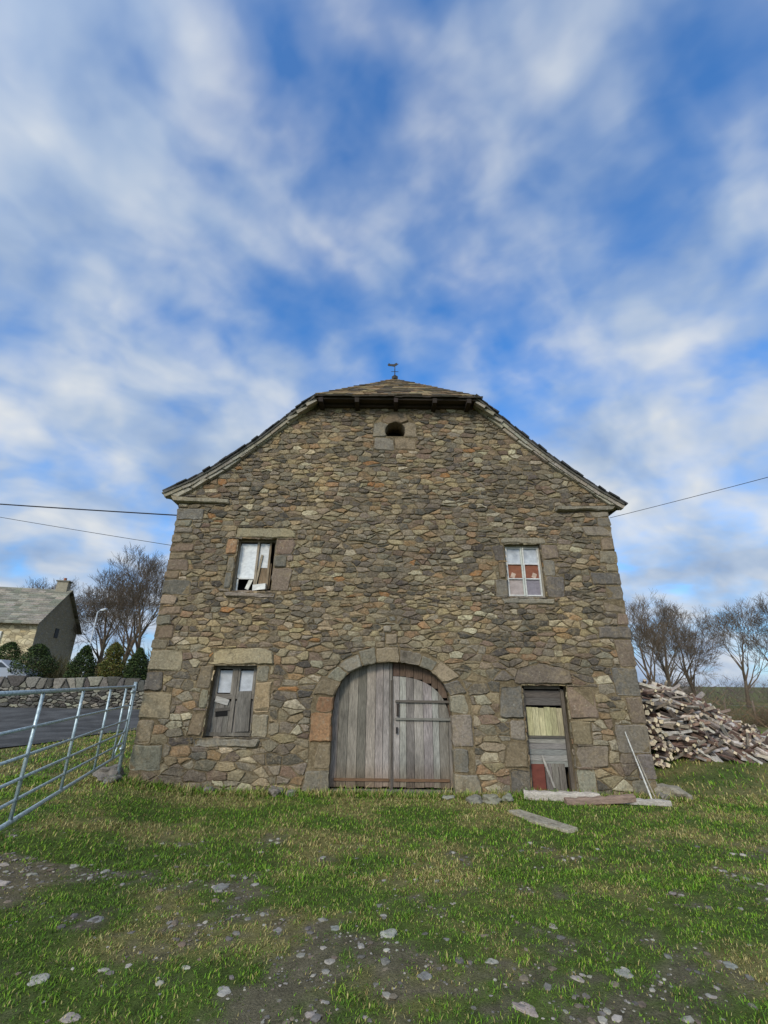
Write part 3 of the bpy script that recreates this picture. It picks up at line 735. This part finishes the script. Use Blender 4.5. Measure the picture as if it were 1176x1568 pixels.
# ================================================================= WOOD PILE
mb=MB()
def pileh(x,y):
    u=(x-8.3)/2.6; v=(y-14.2)/1.7
    h=1.66*(1-abs(u)**1.25 if u>-.0 else 1-abs(u*1.05)**3.2)*(1-abs(v)**2)
    return max(0,h)
def log(p,d,L,r_,col):
    d=d.normalized(); u=d.orthogonal().normalized(); w=d.cross(u); a0=U(0,6.28)
    k=random.choice([3,4,4,5]); vs=[]
    offs=[(a0+6.283*i/k+U(-.25,.25),r_*U(.75,1.2)) for i in range(k)]
    for s_ in(-.5,.5):
        for t,rr in offs: vs.append(p+d*L*s_+(u*math.cos(t)+w*math.sin(t))*rr)
    mb.add(vs,[(i,(i+1)%k,k+(i+1)%k,k+i) for i in range(k)],col)
    mb.add(vs,[tuple(range(k-1,-1,-1)),tuple(range(k,2*k))],vary(s2l((198,180,150)),.2))
lc=[(150,138,124),(126,110,98),(106,84,74),(190,178,162),(98,88,80),(136,110,94),(168,160,150)]
n=0
while n<1500:
    x=U(5.8,11);y=U(12.4,15.9);h=pileh(x,y)
    if h<.06: continue
    zz=gz(x,y)+h*(1-.35*R()**2)+U(-.05,.04)
    slope=Vector((.9,-.35,-.55 if x>8.2 else -.1))
    if R()<.7: d=slope+Vector((U(-.4,.4),U(-.6,.6),U(-.3,.3)))
    else: d=Vector((U(-1,1),U(-1,1),U(-.5,.5)))
    L=U(.45,.95); rr=U(.025,.06)
    if x<7.4: d=Vector((U(-.25,.25),-1,U(-.2,.2))); L=U(.4,.6); rr=U(.04,.075)
    log(Vector((x,y,zz)),d,L,rr,vary(s2l(random.choice(lc)),.2)); n+=1
mb.build('wood_pile',[M_log])

# ================================================================= CABLES
def cable(name,a,b_,r_,sag):
    mb=MB(); a=Vector(a);b_=Vector(b_);pp=None
    for i in range(21):
        t=i/20;p=a.lerp(b_,t)-Vector((0,0,sag*4*t*(1-t)))
        if pp is not None: mb.tube(pp,p,r_,r_,(.1,.1,.1),n=6,cap=False)
        pp=p
    return mb.build(name,[M_cable])
cable('overhead_cable',(-5.1,10.45,5.72),(-18.5,10.6,6.62),.015,.05)
cable('overhead_cable',(-5.1,10.5,4.95),(-18.0,10.8,7.15),.006,.06)
cable('overhead_cable',(5.6,10.42,5.78),(10.4,4.4,5.86),.006,.05)

# ================================================================= TREES
def gen_tree(seed,H=9,lv=6):
    rs=random.Random(seed); segs=[]
    def br(p,d,L,r_,lev):
        n=4 if lev==0 else 3
        for i in range(n):
            wob=.10 if lev==0 else .16+.03*lev
            d=(d+Vector((rs.uniform(-1,1),rs.uniform(-1,1),rs.uniform(-.5,.9)))*wob).normalized()
            q=p+d*(L/n); r2=r_*(.86 if lev==0 else .80)
            segs.append((p,q,r_,r2)); p=q;r_=r2
            if lev<lv and i>=1 and rs.random()<.92:
                for _ in range(rs.choice([1,1,2]) if lev>0 else 2):
                    a=rs.uniform(0,6.28); o=d.orthogonal().normalized(); w=d.cross(o)
                    side=(o*math.cos(a)+w*math.sin(a))
                    nd=(d*rs.uniform(.6,1.1)+side*rs.uniform(.5,.95)+Vector((0,0,.22))).normalized()
                    br(p,nd,L*rs.uniform(.52,.8),r_*rs.uniform(.5,.72),lev+1)
        if lev<lv: br(p,d,L*.7,r_*.9,lev+1)
    br(Vector((0,0,0)),Vector((0,0,1)),H*.36,H*.022,0)
    return segs
def tree_mesh(name,segs,col,minr=.008):
    mb=MB()
    for a,b_,r1,r2 in segs:
        n=6 if r1>.06 else 3
        mb.tube(a,b_,max(r1,minr),max(r2,minr*.8),vary(col,.15),n=n,cap=False)
    ob=mb.build(name,[M_bark]); me=ob.data; bpy.data.objects.remove(ob); return me
bk=s2l((98,85,70))
meshes=[tree_mesh('bare_tree_mesh_%d'%i,gen_tree(21+i,9),bk,.008) for i in range(3)]
HT=[max(v.co.z for v in m.vertices) for m in meshes]
def put_tree(mi,x,y,h,rz):
    o=bpy.data.objects.new('bare_tree',meshes[mi]); scene.collection.objects.link(o); s_=h/HT[mi]
    o.location=(x,y,gz(x,y)-.1); o.scale=(s_,s_,s_); o.rotation_euler=(0,0,rz)
for a in ((0,-25.5,43,11.6,0),(1,-22.2,40,11.4,1),(2,-19.0,37,11.2,2),(0,-30,50,12,3),(1,-38,55,12.5,4),(2,-34,46,10.5,1.3),
          (0,24.0,40,10,1.2),(1,20.5,36,9,2.2),(2,30.5,36,9.6,3.1),(2,37,49,11,4),(0,31,52,10.5,2.6),(1,27.5,42,9.5,3.9)): put_tree(*a)
def twig_mass(name,clumps,n,col,rad,L=(.5,1.2)):
    mb=MB()
    for (x,y,z,rx,ry,rz) in clumps:
        for _ in range(n):
            a=U(0,6.28);u=U(-1,1);rr=R()**.4; c_=math.sqrt(1-u*u)
            p=Vector((x+rx*rr*c_*math.cos(a),y+ry*rr*c_*math.sin(a),max(gz(x,y),z+rz*rr*u)))
            d=Vector((U(-.7,.7),U(-.7,.7),U(.3,1.2))).normalized()*U(*L)
            s_=d.orthogonal().normalized()*rad
            mb.add([p-s_,p+s_,p+d],[(0,1,2)],vary(col,.3))
    return mb.build(name,[M_bark])
cl=[]
for i in range(60):
    x=U(12,75);y=60+U(-6,20); cl.append((x,y,.8,2.4,2,U(1.0,2.6)))
for i in range(34):
    x=U(-75,-20);y=62+U(-4,20); cl.append((x,y,2.0,2.6,2,U(1.6,3.2)))
for x in range(-300,600,9): cl.append((x+U(-3,3),190+U(-20,20),1.5,6,4,U(2,5.5)))
twig_mass('distant_treeline',cl,200,s2l((108,94,84)),.045,(.8,2))
cl=[]
for i in range(26):
    t=i/25; x=13+22*t;y=22+9*t+U(-1,1); cl.append((x,y,.3,1.2,1.0,U(.5,1.4)))
twig_mass('hedge',cl,400,s2l((120,98,74)),.012,(.4,1.1))
cl=[(U(-25,-12.5),31+U(-1,2),1.9,1.0,.8,U(.7,1.3)) for _ in range(18)]
twig_mass('hedge',cl,340,s2l((98,90,58)),.016,(.3,.8))
def shrub(name,x,y,z,r_,h,cols,cone=True,n=6500):
    mb=MB()
    mb.tube((x,y,z-.1),(x,y,z+h*.7),.06,.02,s2l((70,56,42)))
    for _ in range(n):
        t=R(); rr=r_*((1-t)**.5 if cone else math.sqrt(max(0,1-(2*t-1)**2)))*(.8+.35*noise.noise(Vector((t*5,x,R()*.1))))
        a=U(0,6.28); k=rr*(.55+.5*R()); k*=1+.35*noise.noise(Vector((math.cos(a)*2,math.sin(a)*2,t*5+x)))
        p=Vector((x+k*math.cos(a),y+k*math.sin(a),z+t*h)); s_=U(.03,.08)
        d=Vector((U(-1,1),U(-1,1),U(-.3,1))).normalized()*s_; e=d.orthogonal().normalized()*s_*.6
        mb.add([p-e,p+e,p+d*1.6],[(0,1,2)],vary(random.choice(cols),.3))
    mb.build(name,[M_leaf])
gk=[s2l((54,68,34)),s2l((70,82,38)),s2l((42,54,30))]
gy=[s2l((96,98,44)),s2l((74,82,36)),s2l((110,96,48))]
shrub('evergreen_shrub',-21.6,29.5,1.2,1.2,2.7,gk,False); shrub('evergreen_shrub',-18.3,29,1.2,1.15,2.6,gk); shrub('evergreen_shrub',-16.4,28.8,1.2,1.2,2.8,gy)
shrub('evergreen_shrub',-24.6,31,1.2,.9,2.9,gk,False); shrub('evergreen_shrub',-14.9,28.9,1.2,1.05,2.5,gk)

# ================================================================= DRY STONE WALL
mb=MB(); wa=Vector((-30,26.6,0)); wb=Vector((-8.5,27.2,0)); wd=(wb-wa).normalized(); wl=(wb-wa).length; WH=1.02
def wm_(u,v,d): p=wa+wd*u; return (p.x,p.y-d,gz(p.x,26.4)+v)
for p in rubble(0,wl,-.1,WH+.05,lambda z:U(.14,.24),lambda z:U(.2,.55)):
    stone(mb,p,.012,U(.02,.09),vary(s2l(random.choice([(118,113,102),(92,88,80),(136,130,114),(80,76,70)])),.22),wm_,back=.1,bev=.03,jit=.012)
vs=[];n=30
for i in range(n+1):
    p=wa.lerp(wb,i/n); g=gz(p.x,26.4)
    vs+=[(p.x,p.y,g-.3),(p.x,p.y,g+WH),(p.x,p.y+.6,g+WH),(p.x,p.y+.6,g-.3)]
mb.add(vs,[(i*4+k,(i+1)*4+k,(i+1)*4+k+1,i*4+k+1) for i in range(n) for k in range(3)],s2l((46,42,38)))
for i in range(90):
    p=wa.lerp(wb,R()); rock(mb,(p.x,p.y+U(.05,.5),gz(p.x,26.4)+WH+.03),U(.1,.22),vary(s2l((110,106,94)),.2),.6,1)
mb.build('dry_stone_wall',[M_dry])

# ================================================================= FARMHOUSE
house=empty('stone_house')
P0=Vector((-24.7,33,0)); gd=Vector((-1.7,7,0)); rd=Vector((-7,-1.7,0)).normalized()
LH=17; zb,ze,zr_=.9,5.75,8.5
def hp(u,v,z): p=P0+rd*u+gd*v; return Vector((p.x,p.y,z))
mb=MB()
vs=[hp(0,0,zb),hp(0,1,zb),hp(0,1,ze),hp(0,.5,zr_),hp(0,0,ze),hp(LH,0,zb),hp(LH,1,zb),hp(LH,1,ze),hp(LH,.5,zr_),hp(LH,0,ze)]
mb.add(vs,[(0,1,2,3,4),(9,8,7,6,5),(1,6,7,2)],(.3,.3,.3),0); mb.add(vs,[(0,4,9,5)],(.3,.3,.3),1)  # front face takes the rubble with sunlight in its colour
mb.build('walls',[M_rub,M_rub_sunlit],house)
mb=MB()
nr=16
for side in (0,1):
    for j in range(nr):
        t0=j/nr*1.0;t1=(j+1.3)/nr
        va=(-.07+.57*t0) if side==0 else (1.07-.57*t0); vb=(-.07+.57*min(t1,1)) if side==0 else (1.07-.57*min(t1,1))
        za=ze-.25+(zr_-ze+.37)*t0; zb_=ze-.25+(zr_-ze+.37)*min(t1,1)
        u=-.25
        while u<LH+.2:
            w=U(.35,.7); a=hp(u,va,za+.07+U(0,.02));b_=hp(u+w,va,za+.07+U(0,.02));c=hp(u+w,vb,zb_+.02);d=hp(u,vb,zb_+.02)
            mb.add([a,b_,c,d,a-Vector((0,0,.09)),b_-Vector((0,0,.09)),d-Vector((0,0,.09)),c-Vector((0,0,.09))],[(0,1,2,3),(4,5,1,0),(4,0,3,6),(5,7,2,1),(4,6,7,5)],vary(s2l(random.choice([(134,128,112),(116,113,98),(144,136,120)])),.18)); u+=w
mb.build('roof',[M_slate],house)
mb=MB(); cp=hp(.5,.5,zr_); ang=math.atan2(rd.y,rd.x)
mb.box(cp+Vector((0,0,.2)),(.8,.6,1.1),s2l((150,140,118)),0,(0,0,ang)); mb.box(cp+Vector((0,0,.8)),(.95,.75,.1),s2l((120,114,100)),0,(0,0,ang))
mb.tube(cp+Vector((0,0,.8)),cp+Vector((0,0,1.1)),.12,.1,s2l((150,90,60)),0,8)
for u in (2.5,5.0,8,11):
    for z,hh in ((4.4,1.1),(2.1,1.8)):
        mb.box(hp(u,-.008,z),(.9,.1,hh),s2l((230,228,218)),0,(0,0,ang)); mb.box(hp(u,-.017,z),(.72,.06,hh-.2),s2l((40,44,50)),0,(0,0,ang))
mb.box(hp(-.01,.45,5.2),(.08,.6,.7),s2l((60,60,62)),0,(0,0,ang))
mb.build('chimney_and_windows',[M_paint],house)
mb=MB(); lx,ly=-18.9,30.2; lz=gz(lx,ly)
mb.tube((lx,ly,lz),(lx,ly,lz+4.6),.055,.035,s2l((200,204,206))); mb.tube((lx,ly,lz+4.6),(lx+.3,ly-.1,lz+4.75),.025,.02,s2l((200,204,206)))
mb.box((lx+.45,ly-.13,lz+4.76),(.4,.16,.08),s2l((190,194,198)),0,(0,-.2,-.2)); mb.box((lx+.45,ly-.13,lz+4.71),(.3,.12,.04),s2l((230,230,220)),0,(0,-.2,-.2)); mb.tube((lx,ly,lz),(lx,ly,lz+.3),.12,.11,s2l((150,152,154)))
mb.build('street_lamp',[M_paint])
car=empty('parked_car'); bx,by=-23.4,29.6; bz=gz(bx,by)-.02
M_car,nt,b=newmat('car_paint'); b.inputs['Base Color'].default_value=(*s2l((150,154,160)),1); b.inputs['Roughness'].default_value=.3
M_cg,nt,b=newmat('car_glass'); b.inputs['Base Color'].default_value=(.02,.025,.03,1); b.inputs['Roughness'].default_value=.1
mb=MB(); pf=[(-2,.3),(-2.02,.75),(-1.85,.98),(-1.5,1.05),(-1.0,1.5),(.1,1.52),(.9,1.05),(1.7,.92),(2.0,.7),(2.0,.3)]
def carside(wd,pf,mi):
    n=len(pf);vs=[(bx+x,by-wd*(1 if z<1.1 else .82),bz+z) for x,z in pf]+[(bx+x,by+wd*(1 if z<1.1 else .82),bz+z) for x,z in pf]
    mb.add(vs,[tuple(range(n)),tuple(range(2*n-1,n-1,-1))]+[(i,n+i,n+(i+1)%n,(i+1)%n) for i in range(n)],(.5,.5,.5),mi)
carside(.85,pf,0); mb.build('body',[M_car],car)
mb=MB()
for s_ in(-1,1):
    vs=[(bx+x,by+s_*y,bz+z) for x,y,z in ((-1.4,.862,1.07),(-1.0,.715,1.45),(.05,.71,1.46),(.75,.862,1.07))]
    mb.add(vs,[(0,1,2,3)],(.1,.1,.1))
mb.build('side_glass',[M_cg],car)
mb=MB()
for wx in(-1.25,1.25):
    for s_ in(-1,1): mb.tube((bx+wx,by+s_*.7,bz+.32),(bx+wx,by+s_*.88,bz+.32),.32,.32,(.02,.02,.02),n=20)
mb.build('wheels',[M_cable],car)
mb=MB()
for i in range(16):
    x=14+i*1.6;y=24+.2*i; g=gz(x,y); mb.tube((x,y,g-.1),(x+U(-.05,.05),y,g+1.15),.05,.045,vary(s2l((120,108,92)),.2))
    if i:
        for z in(.5,.9): mb.tube((x-1.6,y-.2,gz(x-1.6,y-.2)+z),(x,y,g+z),.006,.006,(.2,.2,.2),n=4,cap=False)
mb.build('field_fence',[M_bark])

# ================================================================= WORLD
SUN=Vector((-.38,-.80,.52)).normalized()
w=bpy.data.worlds.new('World'); scene.world=w; w.use_nodes=True; nt=w.node_tree
bg=nt.nodes['Background']; bg.inputs['Strength'].default_value=.1
sky=N(nt,'ShaderNodeTexSky',sky_type='NISHITA'); sky.sun_disc=False
sky.sun_elevation=math.asin(SUN.z); sky.sun_rotation=math.atan2(SUN.x,SUN.y)%(2*math.pi); sky.air_density=1; sky.dust_density=.6; sky.ozone_density=2.5
tc=N(nt,'ShaderNodeTexCoord'); sp=N(nt,'ShaderNodeSeparateXYZ'); nt.links.new(tc.outputs['Generated'],sp.inputs[0])
def mth(op,a,b=None,c=None):
    m=N(nt,'ShaderNodeMath',operation=op)
    for i,v in enumerate((a,b,c)):
        if v is None: continue
        if hasattr(v,'links'): nt.links.new(v,m.inputs[i])
        else: m.inputs[i].default_value=v
    return m.outputs[0]
zp=mth('MAXIMUM',sp.outputs[2],0.0); zd=mth('ADD',zp,.42)
u0=mth('DIVIDE',sp.outputs[0],zd); v0=mth('DIVIDE',sp.outputs[1],zd)
def rotuv(t):
    c_,s_=math.cos(t),math.sin(t)
    return (mth('ADD',mth('MULTIPLY',u0,c_),mth('MULTIPLY',v0,-s_)), mth('ADD',mth('MULTIPLY',u0,s_),mth('MULTIPLY',v0,c_)))
def cl_noise(uv,su,sv,ou,ov,detail,rough,dist):
    cb=N(nt,'ShaderNodeCombineXYZ'); nt.links.new(mth('MULTIPLY_ADD',uv[0],su,ou),cb.inputs[0]); nt.links.new(mth('MULTIPLY_ADD',uv[1],sv,ov),cb.inputs[1])
    n=N(nt,'ShaderNodeTexNoise'); n.inputs['Scale'].default_value=1.0; n.inputs['Detail'].default_value=detail; n.inputs['Roughness'].default_value=rough; n.inputs['Distortion'].default_value=dist
    nt.links.new(cb.outputs[0],n.inputs['Vector']); return n.outputs[0]
ra,rb=rotuv(.5),rotuv(-.6)
a=cl_noise(ra,2.4,2.8,3.4,1.2,3,.5,.2)
bq=cl_noise(rb,6.5,7.5,.4,5.2,3,.45,.3)
cq=cl_noise(ra,14,19,2.,3.,3,.5,.2)
sm=mth('ADD',mth('ADD',mth('MULTIPLY',a,.54),mth('MULTIPLY',bq,.32)),mth('MULTIPLY',cq,.14))
low=mth('SUBTRACT',1,mth('MINIMUM',mth('MULTIPLY',zp,1.2),1))
# a clearer gap in the cloud sheet, up and ahead
hd=N(nt,'ShaderNodeVectorMath',operation='DOT_PRODUCT'); nt.links.new(tc.outputs['Generated'],hd.inputs[0]); hd.inputs[1].default_value=Vector((.14,.62,.76)).normalized()
hole=mth('MULTIPLY',mth('POWER',mth('MAXIMUM',hd.outputs['Value'],0),12),.095)
sm=mth('SUBTRACT',mth('ADD',mth('ADD',sm,.038),mth('MULTIPLY',low,.12)),hole)
mask=ramp(nt,sm,[(.38,g3(.06)),(.46,g3(.28)),(.53,g3(.60)),(.60,g3(.86)),(.68,g3(1))]).outputs[0]
shade=mth('ADD',mth('MULTIPLY',cl_noise(rb,3.0,4.2,8.,2.,4,.5,.3),.6),mth('MULTIPLY',bq,.4))
cc=ramp(nt,shade,[(.36,(3.1,4.4,7.0)),(.47,(4.3,5.6,8.0)),(.56,(5.8,6.8,8.6)),(.66,(7.6,8.2,9.2))]).outputs[0]
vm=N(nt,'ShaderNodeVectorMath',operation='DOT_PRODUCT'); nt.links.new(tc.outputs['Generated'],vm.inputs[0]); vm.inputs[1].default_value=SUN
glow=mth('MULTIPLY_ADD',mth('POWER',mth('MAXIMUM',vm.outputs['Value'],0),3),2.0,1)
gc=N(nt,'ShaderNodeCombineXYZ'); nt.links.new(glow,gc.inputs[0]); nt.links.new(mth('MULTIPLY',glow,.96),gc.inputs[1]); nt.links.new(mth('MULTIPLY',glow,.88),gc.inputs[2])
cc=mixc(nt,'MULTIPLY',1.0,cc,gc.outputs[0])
blue=mixc(nt,'MULTIPLY',1.0,sky.outputs[0],(.70,1.75,2.65))
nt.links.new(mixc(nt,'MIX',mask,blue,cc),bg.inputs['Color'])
sl=bpy.data.lights.new('sun','SUN'); sl.energy=2.2; sl.angle=math.radians(14); sl.color=(1,.93,.80)
so=bpy.data.objects.new('sun',sl); scene.collection.objects.link(so); so.rotation_euler=(-SUN).to_track_quat('-Z','Y').to_euler()
cd=bpy.data.cameras.new('camera'); cam=bpy.data.objects.new('camera',cd); scene.collection.objects.link(cam); scene.camera=cam
cd.sensor_fit='VERTICAL'; cd.sensor_height=24; cd.sensor_width=18; cd.lens=24*686/1568; cd.clip_end=9000; cd.clip_start=.05
cam.matrix_world=Matrix.Translation((0,0,1.9))@Matrix.Rotation(math.radians(90+20.83),4,'X')@Matrix.Rotation(.0122,4,'Z')
print('stones',cnt)
